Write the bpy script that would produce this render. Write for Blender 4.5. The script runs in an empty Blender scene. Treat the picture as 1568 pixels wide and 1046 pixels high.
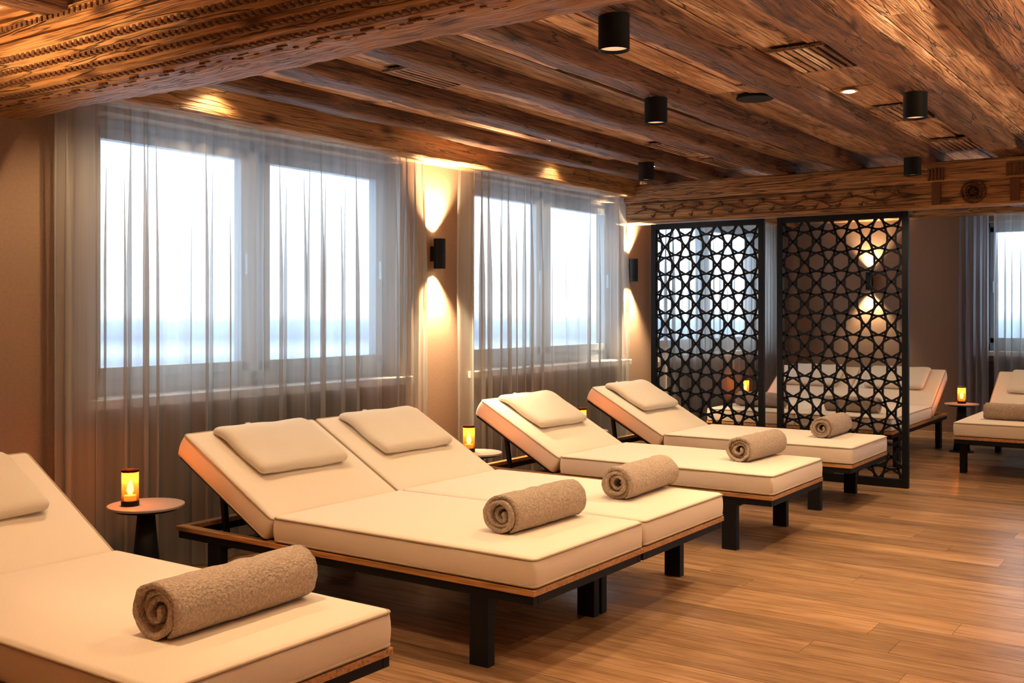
import bpy, bmesh, math, random
from mathutils import Vector, Matrix, noise
random.seed(7)
S=bpy.context.scene
COL=S.collection

# ------------------------------------------------------------ materials
def newmat(name):
    m=bpy.data.materials.new(name); m.use_nodes=True
    nt=m.node_tree; b=nt.nodes['Principled BSDF']
    return m,nt,b
def N(nt,t,**k):
    n=nt.nodes.new(t)
    for a,v in k.items(): setattr(n,a,v)
    return n
def ramp(nt,stops):
    r=N(nt,'ShaderNodeValToRGB'); e=r.color_ramp.elements
    while len(e)<len(stops): e.new(0.5)
    for i,(p,c) in enumerate(stops):
        e[i].position=p; e[i].color=(c[0],c[1],c[2],1)
    return r
def plain(name,col,rough=0.5,metal=0.0,bump=0.0,bscale=60,var=0.06,spec=0.5):
    m,nt,b=newmat(name); L=nt.links.new
    tc=N(nt,'ShaderNodeTexCoord'); nz=N(nt,'ShaderNodeTexNoise')
    nz.inputs['Scale'].default_value=bscale; nz.inputs['Detail'].default_value=4
    L(tc.outputs['Object'],nz.inputs['Vector'])
    a=[max(0,c*(1-var)) for c in col]; d=[min(1,c*(1+var)) for c in col]
    r=ramp(nt,[(0.3,a),(0.7,d)]); L(nz.outputs[0],r.inputs[0]); L(r.outputs[0],b.inputs['Base Color'])
    b.inputs['Roughness'].default_value=rough; b.inputs['Metallic'].default_value=metal
    b.inputs['Specular IOR Level'].default_value=spec
    if bump:
        bp=N(nt,'ShaderNodeBump'); bp.inputs['Strength'].default_value=bump; bp.inputs['Distance'].default_value=0.01
        L(nz.outputs[0],bp.inputs['Height']); L(bp.outputs[0],b.inputs['Normal'])
    return m
def wood(name,stops,axis=0,rough=0.6,scale=1.0,knots=True,bump=0.35,valvar=0.35,gmin=0.55,cracks=0.0):
    m,nt,b=newmat(name); L=nt.links.new
    tc=N(nt,'ShaderNodeTexCoord'); at=N(nt,'ShaderNodeAttribute'); at.attribute_name='rnd'
    mul=N(nt,'ShaderNodeMath',operation='MULTIPLY'); mul.inputs[1].default_value=37.0
    L(at.outputs['Fac'],mul.inputs[0])
    add=N(nt,'ShaderNodeVectorMath',operation='ADD'); L(tc.outputs['Object'],add.inputs[0])
    cb=N(nt,'ShaderNodeCombineXYZ')
    for i in range(3): L(mul.outputs[0],cb.inputs[i])
    L(cb.outputs[0],add.inputs[1])
    def mp(a,c):
        q=N(nt,'ShaderNodeMapping'); s=[c*scale]*3; s[axis]=a*scale
        q.inputs['Scale'].default_value=s; L(add.outputs[0],q.inputs['Vector']); return q
    n1=N(nt,'ShaderNodeTexNoise'); n1.inputs['Scale'].default_value=1.6; n1.inputs['Detail'].default_value=7
    n1.inputs['Roughness'].default_value=0.62; n1.inputs['Distortion'].default_value=1.2
    L(mp(0.7,6).outputs[0],n1.inputs['Vector'])
    n2=N(nt,'ShaderNodeTexNoise'); n2.inputs['Scale'].default_value=4; n2.inputs['Detail'].default_value=5
    n2.inputs['Distortion'].default_value=0.5
    L(mp(0.9,22).outputs[0],n2.inputs['Vector'])
    r=ramp(nt,stops); L(n1.outputs[0],r.inputs[0])
    r2=ramp(nt,[(0.38,(gmin,)*3),(0.54,(1.05,)*3)]); L(n2.outputs[0],r2.inputs[0])
    mx=N(nt,'ShaderNodeMix',data_type='RGBA',blend_type='MULTIPLY'); mx.inputs[0].default_value=0.9
    L(r.outputs[0],mx.inputs[6]); L(r2.outputs[0],mx.inputs[7])
    col=mx.outputs[2]; height=n2.outputs[0]
    if cracks:
        n4=N(nt,'ShaderNodeTexNoise'); n4.inputs['Scale'].default_value=1.0; n4.inputs['Detail'].default_value=3
        n4.inputs['Distortion'].default_value=0.8
        L(mp(1.1,17).outputs[0],n4.inputs['Vector'])
        s1=N(nt,'ShaderNodeMath',operation='SUBTRACT'); s1.inputs[1].default_value=0.5; L(n4.outputs[0],s1.inputs[0])
        s2=N(nt,'ShaderNodeMath',operation='ABSOLUTE'); L(s1.outputs[0],s2.inputs[0])
        r4=ramp(nt,[(0.0,(1-cracks,)*3),(0.018,(1,1,1))]); L(s2.outputs[0],r4.inputs[0])
        m4=N(nt,'ShaderNodeMix',data_type='RGBA',blend_type='MULTIPLY'); m4.inputs[0].default_value=1.0
        L(col,m4.inputs[6]); L(r4.outputs[0],m4.inputs[7]); col=m4.outputs[2]
        hm=N(nt,'ShaderNodeMath',operation='MULTIPLY'); L(n2.outputs[0],hm.inputs[0]); L(r4.outputs[0],hm.inputs[1]); height=hm.outputs[0]
    if knots:
        vo=N(nt,'ShaderNodeTexVoronoi'); vo.inputs['Scale'].default_value=1.0
        L(mp(2.2,5.5).outputs[0],vo.inputs['Vector'])
        r3=ramp(nt,[(0.05,(0.16,0.10,0.07)),(0.14,(0.7,.62,.56)),(0.2,(1,1,1))]); L(vo.outputs['Distance'],r3.inputs[0])
        m3=N(nt,'ShaderNodeMix',data_type='RGBA',blend_type='MULTIPLY'); m3.inputs[0].default_value=0.95
        L(col,m3.inputs[6]); L(r3.outputs[0],m3.inputs[7]); col=m3.outputs[2]
    hs=N(nt,'ShaderNodeHueSaturation'); mr=N(nt,'ShaderNodeMapRange')
    mr.inputs[3].default_value=1-valvar; mr.inputs[4].default_value=1+valvar
    L(at.outputs['Fac'],mr.inputs[0]); L(mr.outputs[0],hs.inputs['Value']); L(col,hs.inputs['Color'])
    L(hs.outputs[0],b.inputs['Base Color']); b.inputs['Roughness'].default_value=rough
    bp=N(nt,'ShaderNodeBump'); bp.inputs['Strength'].default_value=bump; bp.inputs['Distance'].default_value=0.015
    L(height,bp.inputs['Height']); L(bp.outputs[0],b.inputs['Normal'])
    return m
def emis(name,col,s):
    m,nt,b=newmat(name); b.inputs['Base Color'].default_value=(*col,1)
    b.inputs['Emission Color'].default_value=(*col,1); b.inputs['Emission Strength'].default_value=s
    return m

M_ceil=wood('ceiling_boards_wood',[(0.28,(0.28,0.14,0.082)),(0.5,(0.60,0.37,0.235)),(0.72,(0.90,0.71,0.55))],0,0.5,bump=0.8,cracks=.8,valvar=.45)
M_beam=wood('hewn_beam_wood',[(0.28,(0.11,0.042,0.022)),(0.5,(0.28,0.125,0.062)),(0.74,(0.50,0.28,0.15))],0,0.5,bump=1.0,cracks=.85)
M_beamY=wood('old_beam_wood',[(0.28,(0.40,0.15,0.048)),(0.5,(0.72,0.36,0.125)),(0.74,(0.88,0.56,0.26))],1,0.45,bump=0.9,gmin=.5,cracks=.8)
M_trim=wood('trim_beam_wood',[(0.28,(0.42,0.19,0.07)),(0.5,(0.72,0.39,0.16)),(0.74,(0.86,0.57,0.28))],0,0.5,bump=0.8,cracks=.7)
M_floor=wood('oak_floor',[(0.25,(0.23,0.122,0.057)),(0.5,(0.345,0.203,0.102)),(0.75,(0.46,0.29,0.157))],1,0.27,knots=False,bump=0.07,valvar=0.22,gmin=0.75)
M_strip=wood('oak_frame_strip',[(0.25,(0.66,0.31,0.10)),(0.75,(0.85,0.47,0.17))],1,0.4,knots=False,bump=0.1)
M_black=plain('black_steel',(0.008,0.008,0.009),0.55,0.0,spec=.25)
M_screen=plain('black_lacquer_screen',(0.006,0.006,0.008),0.55,spec=.25)
M_wall=plain('taupe_plaster',(0.31,0.205,0.135),0.85,bump=0.05)
M_fab=plain('cream_upholstery',(0.76,0.665,0.535),0.85,bump=0.15,bscale=350,var=0.04)
M_pil=plain('head_cushion_fabric',(0.69,0.61,0.49),0.85,bump=0.15,bscale=350,var=0.04)
M_pipe=plain('piping_cord',(0.44,0.35,0.24),0.8)
M_towel=plain('terry_towel',(0.47,0.37,0.28),0.95,bump=1.0,bscale=140,var=0.22)
M_wf=plain('window_frame_grey',(0.33,0.39,0.45),0.4)
M_sill=plain('sill_stone',(0.85,0.78,0.68),0.4)
M_conv=plain('convector_grey',(0.05,0.065,0.09),0.5)
M_table=plain('table_top_grey',(0.38,0.33,0.29),0.35)
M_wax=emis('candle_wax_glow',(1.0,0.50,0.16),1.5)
M_flame=emis('flame',(1.0,0.62,0.22),30)
M_lamp=emis('lamp_diffuser',(1.0,0.78,0.48),0.5)
M_lampb=emis('lamp_bulb',(1.0,0.8,0.5),25)

def glassmat(name,col,alpha,bs='ShaderNodeBsdfGlossy'):
    m=bpy.data.materials.new(name); m.use_nodes=True; nt=m.node_tree; nt.nodes.clear(); L=nt.links.new
    o=N(nt,'ShaderNodeOutputMaterial'); t=N(nt,'ShaderNodeBsdfTransparent'); g=N(nt,bs); x=N(nt,'ShaderNodeMixShader')
    t.inputs[0].default_value=(*col,1); x.inputs[0].default_value=alpha
    if bs=='ShaderNodeBsdfGlossy': g.inputs['Roughness'].default_value=0.05
    else: g.inputs[0].default_value=(*col,1)
    L(t.outputs[0],x.inputs[1]); L(g.outputs[0],x.inputs[2]); L(x.outputs[0],o.inputs[0]); return m
M_glass=glassmat('window_glass',(0.96,0.98,1.0),0.05)
M_amber=glassmat('amber_glass',(0.70,0.28,0.08),0.15,'ShaderNodeBsdfTranslucent')
def sheer(name,col,dens):
    m=bpy.data.materials.new(name); m.use_nodes=True; nt=m.node_tree; nt.nodes.clear(); L=nt.links.new
    o=N(nt,'ShaderNodeOutputMaterial'); t=N(nt,'ShaderNodeBsdfTransparent'); d=N(nt,'ShaderNodeBsdfDiffuse'); tl=N(nt,'ShaderNodeBsdfTranslucent')
    d.inputs[0].default_value=(*col,1); tl.inputs[0].default_value=(*col,1)
    a=N(nt,'ShaderNodeMixShader'); a.inputs[0].default_value=0.42
    L(d.outputs[0],a.inputs[1]); L(tl.outputs[0],a.inputs[2])
    x=N(nt,'ShaderNodeMixShader')
    tc=N(nt,'ShaderNodeTexCoord'); mp=N(nt,'ShaderNodeMapping'); mp.inputs['Scale'].default_value=(9,9,0.3)
    nz=N(nt,'ShaderNodeTexNoise'); nz.inputs['Scale'].default_value=2; nz.inputs['Detail'].default_value=3
    L(tc.outputs['Object'],mp.inputs[0]); L(mp.outputs[0],nz.inputs['Vector'])
    r=N(nt,'ShaderNodeMapRange'); r.inputs[1].default_value=0.3; r.inputs[2].default_value=0.7
    r.inputs[3].default_value=dens-0.10; r.inputs[4].default_value=dens+0.10
    L(nz.outputs[0],r.inputs[0]); L(r.outputs[0],x.inputs[0])
    L(t.outputs[0],x.inputs[1]); L(a.outputs[0],x.inputs[2]); L(x.outputs[0],o.inputs[0]); return m
M_sheer=sheer('sheer_linen',(0.48,0.465,0.44),0.64)
M_drape=sheer('drape_grey',(0.38,0.38,0.40),0.95)

# ------------------------------------------------------------ mesh helpers
def obj(name,me,mats,parent=None,smooth=False):
    for m in mats: me.materials.append(m)
    if smooth:
        for p in me.polygons: p.use_smooth=True
    o=bpy.data.objects.new(name,me); COL.objects.link(o)
    if parent: o.parent=parent
    return o
def empty(name,loc=(0,0,0),rz=0):
    e=bpy.data.objects.new(name,None); e.empty_display_size=0.1; COL.objects.link(e)
    e.location=loc; e.rotation_euler=(0,0,rz); return e
class MB:
    def __init__(s): s.v=[]; s.f=[]; s.mi=[]; s.r=[]
    def box(s,a,b,mi=0,r=0.0,M=None):
        i=len(s.v)
        P=[(x,y,z) for x in (a[0],b[0]) for y in (a[1],b[1]) for z in (a[2],b[2])]
        if M: P=[tuple(M@Vector(p)) for p in P]
        s.v+=P
        for q in ((0,1,3,2),(4,6,7,5),(0,4,5,1),(2,3,7,6),(0,2,6,4),(1,5,7,3)):
            s.f.append([i+k for k in q]); s.mi.append(mi); s.r.append(r)
    def cyl(s,c,r0,r1,z0,z1,n=32,caps=(1,1),mi=0,mic=None):
        i=len(s.v)
        for k in range(n):
            a=2*math.pi*k/n
            s.v.append((c[0]+r0*math.cos(a),c[1]+r0*math.sin(a),z0)); s.v.append((c[0]+r1*math.cos(a),c[1]+r1*math.sin(a),z1))
        for k in range(n):
            a=i+2*k; b=i+2*((k+1)%n); s.f.append([a,b,b+1,a+1]); s.mi.append(mi); s.r.append(0)
        if caps[0]: s.f.append([i+2*k for k in range(n)][::-1]); s.mi.append(mi if mic is None else mic); s.r.append(0)
        if caps[1]: s.f.append([i+2*k+1 for k in range(n)]); s.mi.append(mi); s.r.append(0)
    def mesh(s,name):
        me=bpy.data.meshes.new(name); me.from_pydata(s.v,[],s.f)
        me.polygons.foreach_set('material_index',s.mi)
        at=me.attributes.new('rnd','FLOAT','FACE'); at.data.foreach_set('value',s.r)
        me.update(); return me
def bevel(o,w=0.004,seg=2):
    m=o.modifiers.new('bevel','BEVEL'); m.width=w; m.segments=seg; m.limit_method='ANGLE'; return o
def boxo(name,a,b,mat,parent=None,bev=0.0):
    mb=MB(); mb.box(a,b); o=obj(name,mb.mesh(name),[mat],parent)
    if bev: bevel(o,bev)
    return o
def rbox(sx,sy,sz,r,nx,ny,nz,fn=None):
    def ax(h,n):
        rr=min(r,h*0.98); c=[-h,-h+.12*rr,-h+.35*rr,-h+.65*rr,-h+rr]
        inner=[(-h+rr)+(2*(h-rr))*k/(n) for k in range(1,n)]
        return c+inner+[-q for q in c[::-1]]
    H=(sx/2,sy/2,sz/2); A=[ax(H[0],nx),ax(H[1],ny),ax(H[2],nz)]
    n=[len(a)-1 for a in A]; V={}; v=[]; f=[]
    def vid(i,j,k):
        key=(i,j,k)
        if key not in V:
            p=Vector((A[0][i],A[1][j],A[2][k])); q=Vector()
            for t in range(3):
                rr=min(r,H[t]*0.98); q[t]=max(-H[t]+rr,min(H[t]-rr,p[t]))
            d=p-q; rr=Vector([min(r,H[t]*0.98) for t in range(3)])
            if d.length>1e-9:
                dn=Vector([d[t]/rr[t] for t in range(3)]); dn.normalize()
                p=q+Vector([dn[t]*rr[t] for t in range(3)])
            if fn: p=fn(p)
            V[key]=len(v); v.append(tuple(p))
        return V[key]
    for t in range(3):
        a,b=(t+1)%3,(t+2)%3
        for side in (0,n[t]):
            for i in range(n[a]):
                for j in range(n[b]):
                    def K(ii,jj):
                        k=[0,0,0]; k[t]=side; k[a]=ii; k[b]=jj; return vid(*k)
                    q=[K(i,j),K(i+1,j),K(i+1,j+1),K(i,j+1)]
                    if side==0: q=q[::-1]
                    f.append(q)
    me=bpy.data.meshes.new('rbox'); me.from_pydata(v,[],f); me.update(); return me
def hewn(name,a,b,mat,amp=0.008,r=0.025,axis=0,parent=None,seed=0):
    c=[(a[i]+b[i])/2 for i in range(3)]; s=[b[i]-a[i] for i in range(3)]
    nn=[3,3,3]; nn[axis]=max(10,int(s[axis]*14))
    def fn(p):
        w=Vector(c)+p
        q=w*1.0; q[axis]*=0.35
        n1=noise.noise_vector(q*5+Vector((seed,)*3)); n2=noise.noise_vector(w*14+Vector((seed,)*3))
        d=n1*amp*1.6+n2*amp*0.5; d[axis]=0
        return w+d
    me=rbox(*s,r,*nn,fn=fn)
    return obj(name,me,[mat],parent,smooth=True)

# ------------------------------------------------------------ room shell
X0,X1,Y0,Y1,ZC=-2.0,12.0,-3.5,4.45,2.47
def planks(name,x0,x1,y0,y1,zt,th,w,L,axis,mat,down=False,gap=0.003,jz=0.0):
    mb=MB(); a0,a1=(x0,x1) if axis==0 else (y0,y1); c0,c1=(y0,y1) if axis==0 else (x0,x1)
    c=c0
    while c<c1-1e-4:
        ww=w*random.uniform(0.85,1.2) if jz else w
        ce=min(c+ww,c1); a=a0-random.uniform(0,L)
        while a<a1:
            ae=a+L*random.uniform(.7,1.2); s=max(a,a0); e=min(ae,a1)
            if e-s>0.01:
                dz=random.uniform(-jz,jz); r=random.random()
                lo=[0,0,zt-th+dz]; hi=[0,0,zt+dz]
                if down: lo[2]=zt+dz; hi[2]=zt+th
                lo[axis]=s; hi[axis]=e-gap*0.5; lo[1-axis]=c+gap/2; hi[1-axis]=ce-gap/2
                mb.box(lo,hi,0,r)
            a=ae
        c=ce
    if down: mb.box((x0-.3,y0-.3,zt+th*0.6),(x1+.3,y1+.3,zt+th+.1),1)
    else: mb.box((x0-.3,y0-.3,zt-th-.1),(x1+.3,y1+.3,zt-th*0.4),1)
    o=obj(name,mb.mesh(name),[mat,M_black]); return o
planks('floor',X0,X1,Y0,Y1,0,0.03,0.19,2.2,1,M_floor,gap=0.003)
planks('ceiling',X0,X1,Y0,Y1,ZC,0.04,0.19,5.0,0,M_ceil,down=True,gap=0.010,jz=0.008)

def wall(name,axis,p0,p1,a0,a1,holes,zt=2.5):
    mb=MB()
    def bx(s,e,z0,z1):
        if e-s<1e-4: return
        lo=[0,0,z0]; hi=[0,0,z1]; lo[axis]=s; hi[axis]=e; lo[1-axis]=p0; hi[1-axis]=p1; mb.box(lo,hi)
    c=a0
    for (s,e,z0,z1) in holes:
        bx(c,s,0,zt); bx(s,e,0,z0); bx(s,e,z1,zt); c=e
    bx(c,a1,0,zt)
    return obj(name,mb.mesh(name),[M_wall])
WZ0,WZ1=0.88,2.26
W1=(2.94,5.14,WZ0,WZ1); W2=(5.90,8.1,WZ0,WZ1); W3=(8.75,11.5,WZ0,WZ1); W4=(-1.6,2.25,WZ0,WZ1)
W7=(7.6,10.8,.5,2.2)
wall('wall_left',0,Y1,Y1+.28,X0,X1+.28,[W1,W2,W3])
wall('wall_far',1,X1,X1+.28,Y0,Y1,[W4])
wall('wall_right',0,Y0-.2,Y0,X0,X1+.28,[W7])
wall('wall_back',1,X0-.2,X0,Y0-.2,Y1+.28,[])

def window(name,axis,pl,inside,w,mulls,sg=1):
    e=empty(name); a0,a1,z0,z1=w; mb=MB(); gl=MB()
    def bx(s,t,za,zb,p0,p1,m=mb,mi=0):
        p0=pl+(p0-pl)*sg; p1=pl+(p1-pl)*sg
        lo=[0,0,za]; hi=[0,0,zb]; lo[axis]=s; hi[axis]=t; lo[1-axis]=min(p0,p1); hi[1-axis]=max(p0,p1); m.box(lo,hi,mi)
    f=.05
    bx(a0,a1,z0,z0+f+.04,pl,pl+.07); bx(a0,a1,z1-f,z1,pl,pl+.07); bx(a0,a0+f,z0,z1,pl,pl+.07); bx(a1-f,a1,z0,z1,pl,pl+.07)
    ed=[a0]+mulls+[a1]
    for m in mulls: bx(m-.035,m+.035,z0,z1,pl,pl+.07)
    for i in range(len(ed)-1):
        s,t=ed[i]+f,ed[i+1]-f; za,zb=z0+f+.04,z1-f; g=.055
        bx(s,t,za,za+g,pl-.015,pl+.05); bx(s,t,zb-g,zb,pl-.015,pl+.05); bx(s,s+g,za,zb,pl-.015,pl+.05); bx(t-g,t,za,zb,pl-.015,pl+.05)
        bx(s+g,t-g,za+g,zb-g,pl+.02,pl+.026,gl)
        bx(t-g*.7,t-g*.4,(z0+z1)/2-.06,(z0+z1)/2+.06,pl-.045,pl-.02)
    o=obj('frame',mb.mesh('frame'),[M_wf],e); bevel(o,.004)
    obj('glass',gl.mesh('glass'),[M_glass],e)
    sb=MB(); d=abs(pl-inside); bx(a0-.06,a1+.06,z0-.045,z0+.004,pl-d-.05,pl,sb)
    o=obj('sill',sb.mesh('sill'),[M_sill],e); bevel(o,.005)
    if sg==1:
        cv=MB(); bx(a0+.02,a1-.02,.08,z0-.10,pl-d-.02,pl-d-.004,cv)
        n=int((a1-a0)/.05)
        for k in range(n):
            s=a0+.03+k*.05; bx(s,s+.02,.12,z0-.14,pl-d-.030,pl-d-.02,cv)
        obj('convector_panel',cv.mesh('convector_panel'),[M_conv],e)
window('window_1',0,Y1+.15,Y1,W1,[4.03])
window('window_2',0,Y1+.15,Y1,W2,[7.02])
window('window_3',0,Y1+.15,Y1,W3,[10.1])
window('window_4',1,X1+.15,X1,W4,[1.0,-.3])
window('window_5',0,Y0-.1,Y0,W7,[9.2],-1)

# ------------------------------------------------------------ curtains
def curtain(name,axis,a0,a1,pl,zt,zb,folds,amp,mat,seed):
    rnd=random.Random(seed); nu=folds*18; nz=26
    am=[rnd.uniform(.35,1.5) for _ in range(folds+2)]; wd=[rnd.uniform(.5,1.7) for _ in range(folds)]
    tot=sum(wd); cum=[0]
    for w in wd: cum.append(cum[-1]+w/tot)
    v=[];f=[]
    for j in range(nz+1):
        q=j/nz; z=zt+(zb-zt)*q
        spread=.35+.65*min(1,q*3)
        for i in range(nu+1):
            t=i/18; k=min(int(t),folds-1); fr=t-k
            base=cum[k]+(cum[k+1]-cum[k])*fr
            A=am[k]*(1-fr)+am[k+1]*fr
            dr=noise.noise(Vector((t*.5,q*1.2,seed)))
            a=a0+(a1-a0)*base+ .024*A*math.sin(4*math.pi*t)*spread+.012*dr*q
            p=pl+amp*min(A,1.15)*spread*math.sin(2*math.pi*t+.5*dr)+.006*noise.noise(Vector((t*3,q*2,seed+5)))
            v.append((a,p,z) if axis==0 else (p,a,z))
    for j in range(nz):
        for i in range(nu):
            b=j*(nu+1)+i; f.append([b,b+1,b+nu+2,b+nu+1])
    me=bpy.data.meshes.new(name); me.from_pydata(v,[],f); me.update()
    e=empty(name); obj('fabric',me,[mat],e,smooth=True)
    return e
ZT=2.292
curtain('sheer_curtain',0,2.66,5.24,4.355,ZT,.015,19,.034,M_sheer,3)
curtain('sheer_curtain',0,5.60,7.97,4.355,ZT,.015,17,.034,M_sheer,11)
curtain('sheer_curtain',0,8.5,11.7,4.355,ZT,.015,22,.034,M_sheer,23)
curtain('sheer_curtain',1,-1.8,2.12,11.9,ZT+.03,.015,28,.034,M_sheer,31)
curtain('drape_curtain',1,2.17,2.46,11.9,ZT+.03,.015,4,.04,M_drape,41)

# ------------------------------------------------------------ beams
k=0
for y,w in ((4.02,.13),(3.52,.17),(2.96,.16),(2.42,.17),(1.87,.17),(1.31,.18),(.75,.17),(.2,.17),(-.36,.17),(-.9,.17),(-1.5,.17),(-2.1,.17),(-2.7,.17)):
    k+=1; hewn('ceiling_beam',(-1.99,y-w/2,2.380),(11.99,y+w/2,2.50),M_beam,.011,.035,0,seed=k*3.1)
hewn('trim_1',(2.5,4.24,2.285),(8.02,4.47,2.48),M_trim,.006,.02,0,seed=50)
hewn('trim_2',(8.2,4.24,2.285),(11.99,4.47,2.48),M_trim,.006,.02,0,seed=51)
hewn('trim_3',(11.8,-3.4,2.32),(12.02,4.2,2.48),M_beamY,.006,.02,1,seed=52)
cb=empty('cross_beam')
hewn('upper_timber',(7.93,-3.49,2.235),(8.17,4.46,2.390),M_beamY,.007,.02,1,cb,60)
hewn('lower_timber',(7.95,-3.49,2.06),(8.17,4.46,2.245),M_beamY,.005,.02,1,cb,61)
M_carve=plain('carving_painted_shade',(0.15,0.065,0.025),0.8)  # dark colour on raised blocks paints the shade inside carved cuts
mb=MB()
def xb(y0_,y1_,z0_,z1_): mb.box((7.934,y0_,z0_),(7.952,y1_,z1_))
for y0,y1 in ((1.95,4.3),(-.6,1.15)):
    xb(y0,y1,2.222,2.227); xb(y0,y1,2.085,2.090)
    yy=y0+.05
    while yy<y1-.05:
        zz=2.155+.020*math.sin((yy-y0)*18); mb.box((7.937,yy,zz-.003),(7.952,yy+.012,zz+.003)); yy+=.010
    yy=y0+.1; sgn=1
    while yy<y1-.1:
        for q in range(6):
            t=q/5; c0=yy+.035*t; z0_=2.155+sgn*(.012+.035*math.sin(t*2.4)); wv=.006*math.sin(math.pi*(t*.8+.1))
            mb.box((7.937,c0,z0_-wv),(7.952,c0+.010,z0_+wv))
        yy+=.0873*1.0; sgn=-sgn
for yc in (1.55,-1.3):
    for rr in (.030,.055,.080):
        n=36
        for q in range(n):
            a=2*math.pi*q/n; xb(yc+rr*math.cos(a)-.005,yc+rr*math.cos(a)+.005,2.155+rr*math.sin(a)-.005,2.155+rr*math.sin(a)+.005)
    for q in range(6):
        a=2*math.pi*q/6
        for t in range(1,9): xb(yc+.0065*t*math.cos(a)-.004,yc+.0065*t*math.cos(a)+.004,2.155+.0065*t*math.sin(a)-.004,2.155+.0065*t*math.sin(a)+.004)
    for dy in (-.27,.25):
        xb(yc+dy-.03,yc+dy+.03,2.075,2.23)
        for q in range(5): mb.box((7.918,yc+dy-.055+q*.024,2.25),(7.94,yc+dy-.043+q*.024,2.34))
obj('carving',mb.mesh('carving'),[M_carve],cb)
cbm=empty('carved_main_beam')
prof=[(2.17,2.52),(2.15,2.43),(2.166,2.424),(2.166,2.404),(2.15,2.398),(2.15,2.345),(2.164,2.340),(2.164,2.322),(2.15,2.316),(2.15,2.275),(2.155,2.262),(2.175,2.258),(2.178,2.232),(2.205,2.225),(2.21,2.20),(2.24,2.195),(2.25,2.172),(2.29,2.166),(2.30,2.180),(2.312,2.180),(2.322,2.166),(2.40,2.158),(2.56,2.164),(2.605,2.183),(2.63,2.22),(2.635,2.52)]
pp=[]
for i in range(len(prof)-1):
    a,b=Vector(prof[i]),Vector(prof[i+1]); n=max(1,int((b-a).length/.03))
    for q in range(n): pp.append(a.lerp(b,q/n))
pp.append(Vector(prof[-1]))
ny=260; v=[];f=[]
def bw(x,y,z):
    w=Vector((x,y,z)); n1=noise.noise_vector(Vector((w.x*4,w.y*1.3,w.z*4))); n2=noise.noise_vector(w*13)
    am=.004 if x<2.33 else .017
    return w+Vector((n1.x,0,n1.z))*am+Vector((n2.x,0,n2.z))*am*.4
for j in range(ny+1):
    y=-3.48+(4.46+3.48)*j/ny
    for p in pp: v.append(tuple(bw(p.x,y,p.y)))
m_=len(pp)
for j in range(ny):
    for i in range(m_-1):
        a=j*m_+i; f.append([a,a+m_,a+m_+1,a+1])
f.append(list(range(m_))); f.append([ny*m_+i for i in range(m_)][::-1])
me=bpy.data.meshes.new('timber'); me.from_pydata(v,[],f); me.update()
obj('timber',me,[M_beamY],cbm,smooth=False)
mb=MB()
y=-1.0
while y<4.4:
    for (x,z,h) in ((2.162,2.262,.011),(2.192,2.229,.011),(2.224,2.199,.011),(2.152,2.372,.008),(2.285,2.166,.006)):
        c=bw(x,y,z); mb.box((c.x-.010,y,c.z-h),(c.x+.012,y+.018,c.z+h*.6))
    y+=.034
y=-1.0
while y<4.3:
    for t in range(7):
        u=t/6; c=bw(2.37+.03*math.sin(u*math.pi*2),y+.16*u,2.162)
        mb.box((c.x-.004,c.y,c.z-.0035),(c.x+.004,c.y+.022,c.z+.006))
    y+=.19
obj('notch_rows',mb.mesh('notch_rows'),[M_carve],cbm)

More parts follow.
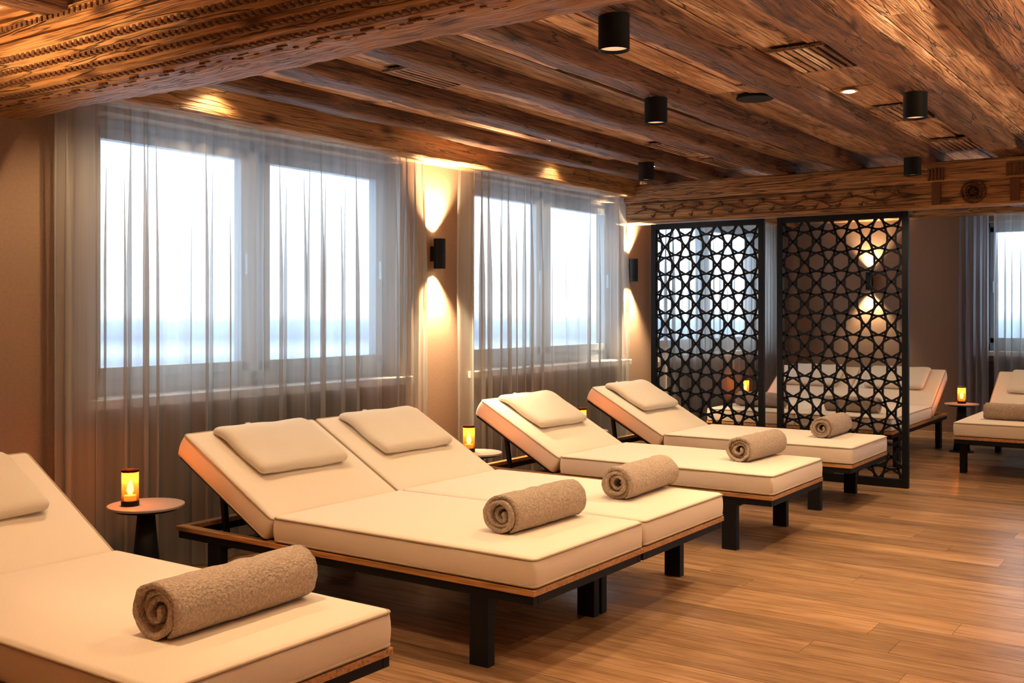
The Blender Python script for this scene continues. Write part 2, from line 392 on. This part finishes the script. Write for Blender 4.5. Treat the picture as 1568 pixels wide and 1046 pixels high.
# ------------------------------------------------------------ loungers
W_,L_=.81,1.97
def lounger_proto():
    P=[]
    mb=MB()
    z0,z1=.258,.292
    mb.box((0,0,z0),(.03,L_,z1)); mb.box((W_-.03,0,z0),(W_,L_,z1)); mb.box((.03,0,z0),(W_-.03,.03,z1)); mb.box((.03,L_-.03,z0),(W_-.03,L_,z1))
    mb.box((.03,1.33,z0),(W_-.03,1.37,z1)); mb.box((.03,.66,z0),(W_-.03,.69,z1-.01))
    for x in (.0,W_-.045):
        for y in (.2,1.68): mb.box((x,y,0),(x+.045,y+.085,z0))
    for y in (.215,1.7): mb.box((.045,y,z0-.03),(W_-.045,y+.05,z0))
    for x in (.12,W_-.15):
        M=Matrix.Translation((x,1.78,.27))@Matrix.Rotation(math.radians(-8),4,'X')
        mb.box((0,0,0),(.025,.025,.26),0,0,M)
    P.append(('frame',mb.mesh('frame'),[M_black],'b',None))
    mb=MB(); o_=.008
    mb.box((-o_,-o_,.292),(W_+o_,1.36,.315))
    mb.box((-o_,1.36,.292),(.035,L_+o_,.315)); mb.box((W_-.035,1.36,.292),(W_+o_,L_+o_,.315)); mb.box((.035,L_-.035,.292),(W_-.035,L_+o_,.315))
    P.append(('wood_deck',mb.mesh('wood_deck'),[M_strip],'b',None))
    ang=math.radians(29); T=.115; BL=.67
    MBk=Matrix.Translation((W_/2,1.392,.318))@Matrix.Rotation(ang,4,'X')
    mb=MB(); mb.box((-W_/2+.01,.0,-.014),(W_/2-.01,BL-.01,-.001),0,0,MBk)
    P.append(('back_board',mb.mesh('back_board'),[M_black],'b',None))
    def cush(sx,sy,crown):
        def fn(p):
            e=max(0,1-(2*p.x/sx)**4)*max(0,1-(2*p.y/sy)**4)
            n=noise.noise(Vector((p.x*3,p.y*3,2)))*.006+noise.noise(Vector((p.x*9,p.y*5,4)))*.002
            q=Vector(p)
            if p.z>0: q.z+=crown*e+n*e
            s=.006*(1-(2*p.z/T)**2)+.003*noise.noise(Vector((p.x*9,p.y*9,p.z*9)))
            if abs(p.x)>sx/2-.03: q.x+=math.copysign(s,p.x)
            if abs(p.y)>sy/2-.03: q.y+=math.copysign(s,p.y)
            return q
        return rbox(sx,sy,T,.018,14,20,4,fn)
    FL=1.335
    me=cush(W_,FL,.010); me.transform(Matrix.Translation((W_/2,FL/2-.005,.315+T/2)))
    P.append(('seat_cushion',me,[M_fab],'s',None))
    me=cush(W_,BL,.010); me.transform(MBk@Matrix.Translation((0,BL/2,T/2)))
    P.append(('back_cushion',me,[M_fab],'s',None))
    def loop(sx,sy,z,M):
        pts=[];r=.02
        for cx,cy,a0 in ((sx/2-r,sy/2-r,0),(-sx/2+r,sy/2-r,90),(-sx/2+r,-sy/2+r,180),(sx/2-r,-sy/2+r,270)):
            for q in range(5):
                a=math.radians(a0+q*22.5); pts.append(M@Vector((cx+r*math.cos(a),cy+r*math.sin(a),z)))
        return pts
    pipes=[]
    for z in (-T/2+.010,T/2-.010):
        pipes.append(loop(W_+.004,FL+.004,z,Matrix.Translation((W_/2,FL/2-.005,.315+T/2))))
        pipes.append(loop(W_+.004,BL+.004,z,MBk@Matrix.Translation((0,BL/2,T/2))))
    pw,pl,pt=.56,.39,.072
    def fp(p):
        e=max(0,1-abs(2*p.x/pw)**3)*max(0,1-abs(2*p.y/pl)**3)
        q=Vector(p); q.z*=(.6+.4*e**.6)
        q.z+=.010*noise.noise(Vector((p.x*6,p.y*6,7)))
        if p.y>.08: q.z-=(p.y-.08)**2*2.2
        return q
    me=rbox(pw,pl,pt,.030,14,12,3,fp); me.transform(MBk@Matrix.Translation((0,.455,T+.012+pt*.36)))
    P.append(('head_pillow',me,[M_pil],'s',None))
    mb=MB()
    mb.box((-.05,BL-.06,T+.0),(-.02,BL+.012,T+.014),0,0,MBk)
    mb.box((-.05,BL+.008,.0),(-.02,BL+.013,T+.014),0,0,MBk)
    P.append(('pillow_strap',mb.mesh('pillow_strap'),[M_pil],'b',None))
    return P,pipes
PROTO,PIPES=lounger_proto()
for n,me,ms,kd,_ in PROTO:
    for m in ms: me.materials.append(m)
    if kd=='s':
        for p in me.polygons: p.use_smooth=True
pc=bpy.data.curves.new('piping','CURVE'); pc.dimensions='3D'; pc.bevel_depth=.0048; pc.bevel_resolution=2
for pts in PIPES:
    sp=pc.splines.new('POLY'); sp.points.add(len(pts)-1)
    for i,p in enumerate(pts): sp.points[i].co=(*p,1)
    sp.use_cyclic_u=True
pc.materials.append(M_pipe)
def lounger(loc,rz=0):
    e=empty('spa_lounger',loc,rz)
    for n,me,ms,kd,_ in PROTO:
        o=bpy.data.objects.new(n,me); COL.objects.link(o); o.parent=e
        if kd=='b': bevel(o,.003)
    o=bpy.data.objects.new('piping',pc); COL.objects.link(o); o.parent=e
    return e
def towel_mesh(seed):
    rnd=random.Random(seed); LN=.44; th=.0078; turns=3.3; R=.072; r0=.012
    nA=150; nL=36; v=[];f=[]
    def ctr(t):
        a=t*turns*2*math.pi; r=r0+(R-r0)*t**.85
        wob=1+.05*math.sin(a*1.0+seed)+.02*math.sin(3*a+seed)
        return a,r*wob
    inn=[];out=[]
    for i in range(nA+1):
        t=i/nA; a,r=ctr(t); d=Vector((math.cos(a+2.2),math.sin(a+2.2)))
        tt=th*min(1,.35+(1-t)*14)
        inn.append(d*(r-tt)); out.append(d*(r+tt))
    loop=inn+out[::-1]; n=len(loop)
    for j in range(nL+1):
        s=j/nL; x=-LN/2+LN*s
        for k,p in enumerate(loop):
            tt=(k if k<=nA else n-1-k)/nA
            edge=min(s,1-s)*LN
            x2=x+(.020*(math.sin(tt*9+seed)*.5)+.012*(tt-.5))*(1 if s>.5 else -1)*max(0,1-edge/.05)
            q=Vector((x2,p.x,p.y)); nn=noise.noise_vector(q*22+Vector((seed,0,0)))*.0035+noise.noise_vector(q*90)*.0012
            q+=nn
            q.z*=.93 
            v.append(tuple(q))
    for j in range(nL):
        for k in range(n):
            a=j*n+k; b=j*n+(k+1)%n; f.append([a,b,b+n,a+n])
    for i in range(nA):
        a,b,c,d=i,i+1,n-2-i,n-1-i
        f.append([a,d,c,b]); o=nL*n; f.append([o+a,o+b,o+c,o+d])
    me=bpy.data.meshes.new('towel'); me.from_pydata(v,[],f); me.update()
    zm=min(q[2] for q in v); me.transform(Matrix.Translation((0,0,-zm)))
    me.materials.append(M_towel)
    for p in me.polygons: p.use_smooth=True
    return me
TM=[towel_mesh(s) for s in (1,2.3,4.1)]
tn=0
def towel(lx,ly,loc,rz,tw=0.0,sc=1.0):
    global tn
    M=Matrix.Translation(loc)@Matrix.Rotation(rz,4,'Z')
    p=M@Vector((lx,ly,.439)); o=bpy.data.objects.new('rolled_towel',TM[tn%3]); COL.objects.link(o)
    o.location=p; o.rotation_euler=(0,0,rz+tw); o.scale=(sc,sc,sc); tn+=1
FY=2.05
for x,tx,sc,tw in ((1.50,.47,1.15,.03),(3.07,.475,1.14,-.02),(3.90,.545,1.14,.04),(5.36,.54,1.10,-.04),(6.75,.54,1.06,.02)):
    lounger((x,FY,0)); towel(tx,.30,(x,FY,0),0,tw,sc)
for y in (3.97,3.15,1.86,1.03):
    lounger((8.8,y,0),-math.pi/2); towel(.40,.30,(8.8,y,0),-math.pi/2,random.uniform(-.08,.08))

# ------------------------------------------------------------ side tables + candle lanterns
def pointlight(name,loc,w,col,rad,parent):
    l=bpy.data.lights.new(name,'POINT'); l.energy=w; l.color=col; l.shadow_soft_size=rad
    o=bpy.data.objects.new(name,l); COL.objects.link(o); o.location=loc; o.parent=parent; return o
def table(x,y,r=.165,cx=-.06,cy=.03):
    e=empty('side_table',(x,y,0)); mb=MB()
    mb.cyl((0,0),r,r,.438,.45,48); o=obj('top',mb.mesh('top'),[M_table],e); bevel(o,.003)
    mb=MB(); mb.cyl((0,0),.075,.035,.0,.438,24)
    o=obj('pedestal',mb.mesh('pedestal'),[M_black],e,True)
    mb=MB(); mb.cyl((0,0),.11,.105,.0,.012,32); mb.cyl((0,0),r-.03,r-.03,.426,.438,32)
    obj('base',mb.mesh('base'),[M_black],e)
    c=empty('candle_lantern',(x+cx,y+cy,.4505))
    mb=MB(); mb.cyl((0,0),.038,.038,0,.022,32); obj('base',mb.mesh('base'),[M_black],c)
    mb=MB(); mb.cyl((0,0),.036,.036,.022,.155,32,(0,0)); obj('glass',mb.mesh('glass'),[M_amber],c,True)
    mb=MB(); mb.cyl((0,0),.0375,.0375,.148,.157,32,(0,0)); obj('rim',mb.mesh('rim'),[M_black],c,True)
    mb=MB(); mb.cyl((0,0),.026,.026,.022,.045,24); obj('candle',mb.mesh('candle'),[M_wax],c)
    mb=MB()
    pr=[(.0,.046),(.010,.052),(.015,.066),(.013,.082),(.007,.098),(.001,.115)]
    for (r0,z0_),(r1,z1_) in zip(pr[:-1],pr[1:]): mb.cyl((0,0),r0,r1,z0_,z1_,14,(0,0))
    obj('flame',mb.mesh('flame'),[M_flame],c,True)
    pointlight('candle_light',(0,0,.125),3.0,(1,.5,.16),.010,c)
table(2.86,3.97); table(5.08,3.80,.15,-.02,.05); table(6.47,3.85,.15,-.02,.04); table(10.35,2.12,.15,0,0); table(10.2,4.18,.13,0,0)

# ------------------------------------------------------------ decorative screens
def screen(y0,y1,x=7.98,H=2.045):
    e=empty('decorative_screen',(x,(y0+y1)/2,0)); w=(y1-y0)/2; fr=.045; mb=MB()
    mb.box((-.022,-w,0),(.022,-w+fr,H)); mb.box((-.022,w-fr,0),(.022,w,H))
    mb.box((-.022,-w+fr,H-fr),(.022,w-fr,H)); mb.box((-.022,-w+fr,0),(.022,w-fr,fr+.02))
    o=obj('frame',mb.mesh('frame'),[M_screen],e); bevel(o,.003)
    a=.188; mb=MB(); wl=w-fr+.004; zl,zh=fr+.015,H-fr+.004; h=a*.866
    rows=int(H/h)+3
    def strip(P0,P1,hw0,hw1,dep):
        d=Vector((P1[0]-P0[0],P1[1]-P0[1])); 
        if d.length<1e-6: return
        n_=Vector((-d.y,d.x)).normalized()
        i=len(mb.v)
        for xx in (-dep,dep):
            for p in (Vector(P0)-n_*hw0,Vector(P0)+n_*hw0,Vector(P1)-n_*hw1,Vector(P1)+n_*hw1): mb.v.append((xx,p.x,p.y))
        for qd in ((0,1,3,2),(4,6,7,5),(0,2,6,4),(1,5,7,3)):
            mb.f.append([i+z for z in qd]); mb.mi.append(0); mb.r.append(0)
    def inside(p): return abs(p[0])<=wl and zl<=p[1]<=zh
    # interlocking circles; the concave walls bow so that the middle opening is a soft
    # hexagon/rosette ringed by petals and three-pointed stars
    n=36; R=.355*a
    for rI in range(-1,rows):
        for cI in range(-5,6):
            cy=(cI+(.5 if rI%2 else 0))*a; cz=.06+rI*h; C=Vector((cy,cz))
            for q in range(n):
                t0=2*math.pi*q/n; t1=2*math.pi*(q+1)/n
                f0=1-.05*math.cos(6*t0); f1=1-.05*math.cos(6*t1)
                A=(cy+R*f0*math.cos(t0),cz+R*f0*math.sin(t0)); B=(cy+R*f1*math.cos(t1),cz+R*f1*math.sin(t1))
                if inside(((A[0]+B[0])/2,(A[1]+B[1])/2)): strip(A,B,.0072,.0072,.0080)
            for q in range(6):
                m0=math.radians(60*q); m1=math.radians(60*q+60)
                A=C+Vector((math.cos(m0),math.sin(m0)))*a/2; B=C+Vector((math.cos(m1),math.sin(m1)))*a/2
                out=((A+B)/2-C).normalized(); prev=A
                for s in range(1,7):
                    u=s/6; p=A.lerp(B,u)-out*.010*4*u*(1-u)
                    if inside((prev+p)/2): strip(prev,p,.0080,.0080,.0076)
                    prev=p
    obj('lattice',mb.mesh('lattice'),[M_screen],e)
screen(2.0,3.0); screen(3.11,4.11)

# ------------------------------------------------------------ lamps
WARM=(1.0,.72,.44)
def spot(name,loc,w,size,blend,rot,parent,rad=.03,col=WARM):
    l=bpy.data.lights.new(name,'SPOT'); l.energy=w; l.color=col; l.spot_size=math.radians(size); l.spot_blend=blend; l.shadow_soft_size=rad
    o=bpy.data.objects.new(name,l); COL.objects.link(o); o.location=loc; o.rotation_euler=rot; o.parent=parent; return o
def downlight(x,y,w=75,zt=2.388):
    e=empty('ceiling_spotlight',(x,y,zt)); mb=MB(); h=.135; r=.057
    mb.cyl((0,0),r,r,-h,0,40,(0,1)); mb.cyl((0,0),r-.004,r-.004,-h,-.02,40,(0,0)); 
    n=40; i=len(mb.v)
    for k in range(n):
        a=2*math.pi*k/n; mb.v.append((r*math.cos(a),r*math.sin(a),-h)); mb.v.append(((r-.004)*math.cos(a),(r-.004)*math.sin(a),-h))
    for k in range(n):
        a=i+2*k; b=i+2*((k+1)%n); mb.f.append([a,b,b+1,a+1]); mb.mi.append(0); mb.r.append(0)
    obj('housing',mb.mesh('housing'),[M_black],e,False)
    mb=MB(); mb.cyl((0,0),r-.005,r-.005,-h+.012,-h+.016,40); obj('diffuser',mb.mesh('diffuser'),[M_lamp],e)
    spot('beam',(0,0,-h+.006),w,125,.7,(0,0,0),e)
for x,y,w_ in ((3.33,1.87,75),(4.74,2.42,80),(6.74,3.52,65),(5.35,1.31,130),(7.56,1.87,90)): downlight(x,y,w_)
for x,y,w_ in ((1.75,2.42,72),(1.7,1.31,45),(3.4,.2,120),(5.4,-.36,130),(9.6,2.96,45),(9.6,1.31,60)): downlight(x,y,w_)
def recessed(x,y,w=18,zt=ZC-.008,dark=False):
    e=empty('recessed_downlight',(x,y,zt)); mb=MB()
    mb.cyl((0,0),.045,.045,-.006,.0,32,(1,1)); obj('ring',mb.mesh('ring'),[M_sill],e)
    mb=MB(); mb.cyl((0,0),.028,.028,-.009,-.006,24); obj('bulb',mb.mesh('bulb'),[M_lampb],e)
    spot('beam',(0,0,-.012),w,130,.6,(0,0,0),e,.02)
recessed(5.5,1.68,50); recessed(3.45,4.15,22); recessed(6.6,4.15,18)
recessed(2.75,3.78,70); recessed(4.3,3.78,35); recessed(5.9,3.78,35); recessed(7.4,3.78,35)  # extra downlights added behind the beams to wash curtains and headrests warm
def sconce(x,y,z,nx,ny,w=16,col=(1,.75,.47)):
    e=empty('wall_sconce',(x+nx*.065,y+ny*.065,z)); mb=MB(); r=.040; h=.10
    mb.cyl((0,0),r,r,-h,h,32,(0,0)); mb.cyl((0,0),r-.003,r-.003,-h,h,32,(0,0)); mb.cyl((0,0),r-.003,r-.003,-.01,.01,32)
    a=[-.02,-.02,-.05]; b=[.02,.02,.05]
    ax=0 if nx else 1; sg=(nx or ny)
    lo,hi=sorted((-sg*.065,-sg*.035)); a[ax]=lo; b[ax]=hi
    mb.box(a,b)
    obj('housing',mb.mesh('housing'),[M_black],e)
    mb=MB(); mb.cyl((0,0),.022,.022,h-.03,h-.02,20); mb.cyl((0,0),.022,.022,-h+.02,-h+.03,20); obj('bulbs',mb.mesh('bulbs'),[M_lampb],e)
    spot('up_light',(0,0,h-.012),w,90,.8,(math.pi,0,0),e,.02,col); spot('down_light',(0,0,-h+.012),w,90,.8,(0,0,0),e,.02,col)
sconce(5.44,Y1,1.69,0,-1,260); sconce(8.16,Y1,1.67,0,-1,260); sconce(X1,3.42,1.65,-1,0,80)
def fill_uplighter(x,y,w,H=1.5,col=(1,.68,.39),size=165):  # added lamps out of view, put in to brighten ceiling and beams
    e=empty('added_fill_uplighter',(x,y,0)); mb=MB()
    mb.cyl((0,0),.14,.135,0,.02,40); mb.cyl((0,0),.012,.012,.02,H,20); mb.cyl((0,0),.03,.13,H,H+.09,40,(1,0)); mb.cyl((0,0),.027,.126,H+.004,H+.09,40,(1,0))
    obj('stand_and_bowl',mb.mesh('stand_and_bowl'),[M_black],e,False)
    mb=MB(); mb.cyl((0,0),.04,.04,H+.02,H+.04,24); obj('bulb',mb.mesh('bulb'),[M_lampb],e)
    spot('added_uplight',(0,0,H+.07),w,size,.4,(math.pi,0,0),e,.08,col)
fill_uplighter(.7,-.8,370,1.35); fill_uplighter(4.3,-1.1,540,1.35); fill_uplighter(8.6,-.9,320,1.35); fill_uplighter(-.9,1.9,270); fill_uplighter(1.3,3.6,180,1.3,size=115)

# ------------------------------------------------------------ ceiling fittings
def vent(x,y,lx,ly,n=7):
    e=empty('ceiling_vent',(x,y,ZC-.010)); mb=MB()
    mb.box((-lx/2,-ly/2,-.006),(lx/2,ly/2,.0)); obj('recess',mb.mesh('recess'),[M_black],e)
    mb=MB()
    for i in range(n):
        yy=-ly/2+ly*(i+.5)/n; mb.box((-lx/2,yy-ly/n*.24,-.016),(lx/2,yy+ly/n*.24,-.004),0,random.random()*.5)
    mb.box((-lx/2-.015,-ly/2,-.016),(-lx/2,ly/2,-.002)); mb.box((lx/2,-ly/2,-.016),(lx/2+.015,ly/2,-.002))
    obj('slats',mb.mesh('slats'),[M_ceil],e)
def unp(u,v,z):
    D=1597*(z-1.3)/(478-v); s=(u-784)/1597
    return D*(.82+.572*s), D*(.572-.82*s)
for u,v_,lx,ly in ((610,120,.42,.24),(990,228,.5,.24),(1067,250,.5,.24),(1213,88,.45,.26),(1362,170,.45,.24),(1432,220,.5,.24)):
    x,y=unp(u,v_,ZC); 
    rows=[3.24,2.69,2.145,1.59,1.03,.47,3.77]
    y=min(rows,key=lambda q:abs(q-y)); vent(x,y,lx,ly)
sx,sy=unp(1123,153,ZC-.01)
e=empty('ceiling_speaker',(sx,2.145,ZC-.010)); mb=MB(); mb.cyl((0,0),.10,.10,-.012,0,40); o=obj('grille',mb.mesh('grille'),[M_black],e); bevel(o,.004)

boxo('baseboard_left',(X0,Y1-.012,0),(X1,Y1,.07),M_wall); boxo('baseboard_far',(X1-.012,Y0,0),(X1,Y1-.012,.07),M_wall)

# ------------------------------------------------------------ overcast winter sky / snowy country below the horizon
w=bpy.data.worlds.new('overcast'); S.world=w; w.use_nodes=True
nt=w.node_tree; bg=nt.nodes['Background']
tc=N(nt,'ShaderNodeTexCoord'); sx_=N(nt,'ShaderNodeSeparateXYZ'); nt.links.new(tc.outputs['Generated'],sx_.inputs[0])
mr=N(nt,'ShaderNodeMapRange'); mr.inputs[1].default_value=-.15; mr.inputs[2].default_value=.15; nt.links.new(sx_.outputs[2],mr.inputs[0])
r=ramp(nt,[(0,(.50,.64,.80)),(.30,(.42,.55,.70)),(.345,(.22,.32,.44)),(.38,(.40,.52,.66)),(.42,(.20,.29,.41)),(.47,(.28,.40,.54)),(.505,(.72,.87,1.0)),(1,(.72,.87,1.0))]); nt.links.new(mr.outputs[0],r.inputs[0]); nt.links.new(r.outputs[0],bg.inputs[0])
bg.inputs[1].default_value=5.0

# ------------------------------------------------------------ camera
cd=bpy.data.cameras.new('camera'); cam=bpy.data.objects.new('camera',cd); COL.objects.link(cam)
cam.location=(0,0,1.3); cam.rotation_euler=(math.pi/2,0,math.radians(-55.1)); cd.sensor_width=36; cd.lens=1597/1568*36
cd.shift_y=-45/1568; cd.clip_end=500; S.camera=cam
S.view_settings.view_transform='Standard'; S.view_settings.look='None'; S.view_settings.exposure=0.12; S.view_settings.gamma=0.92
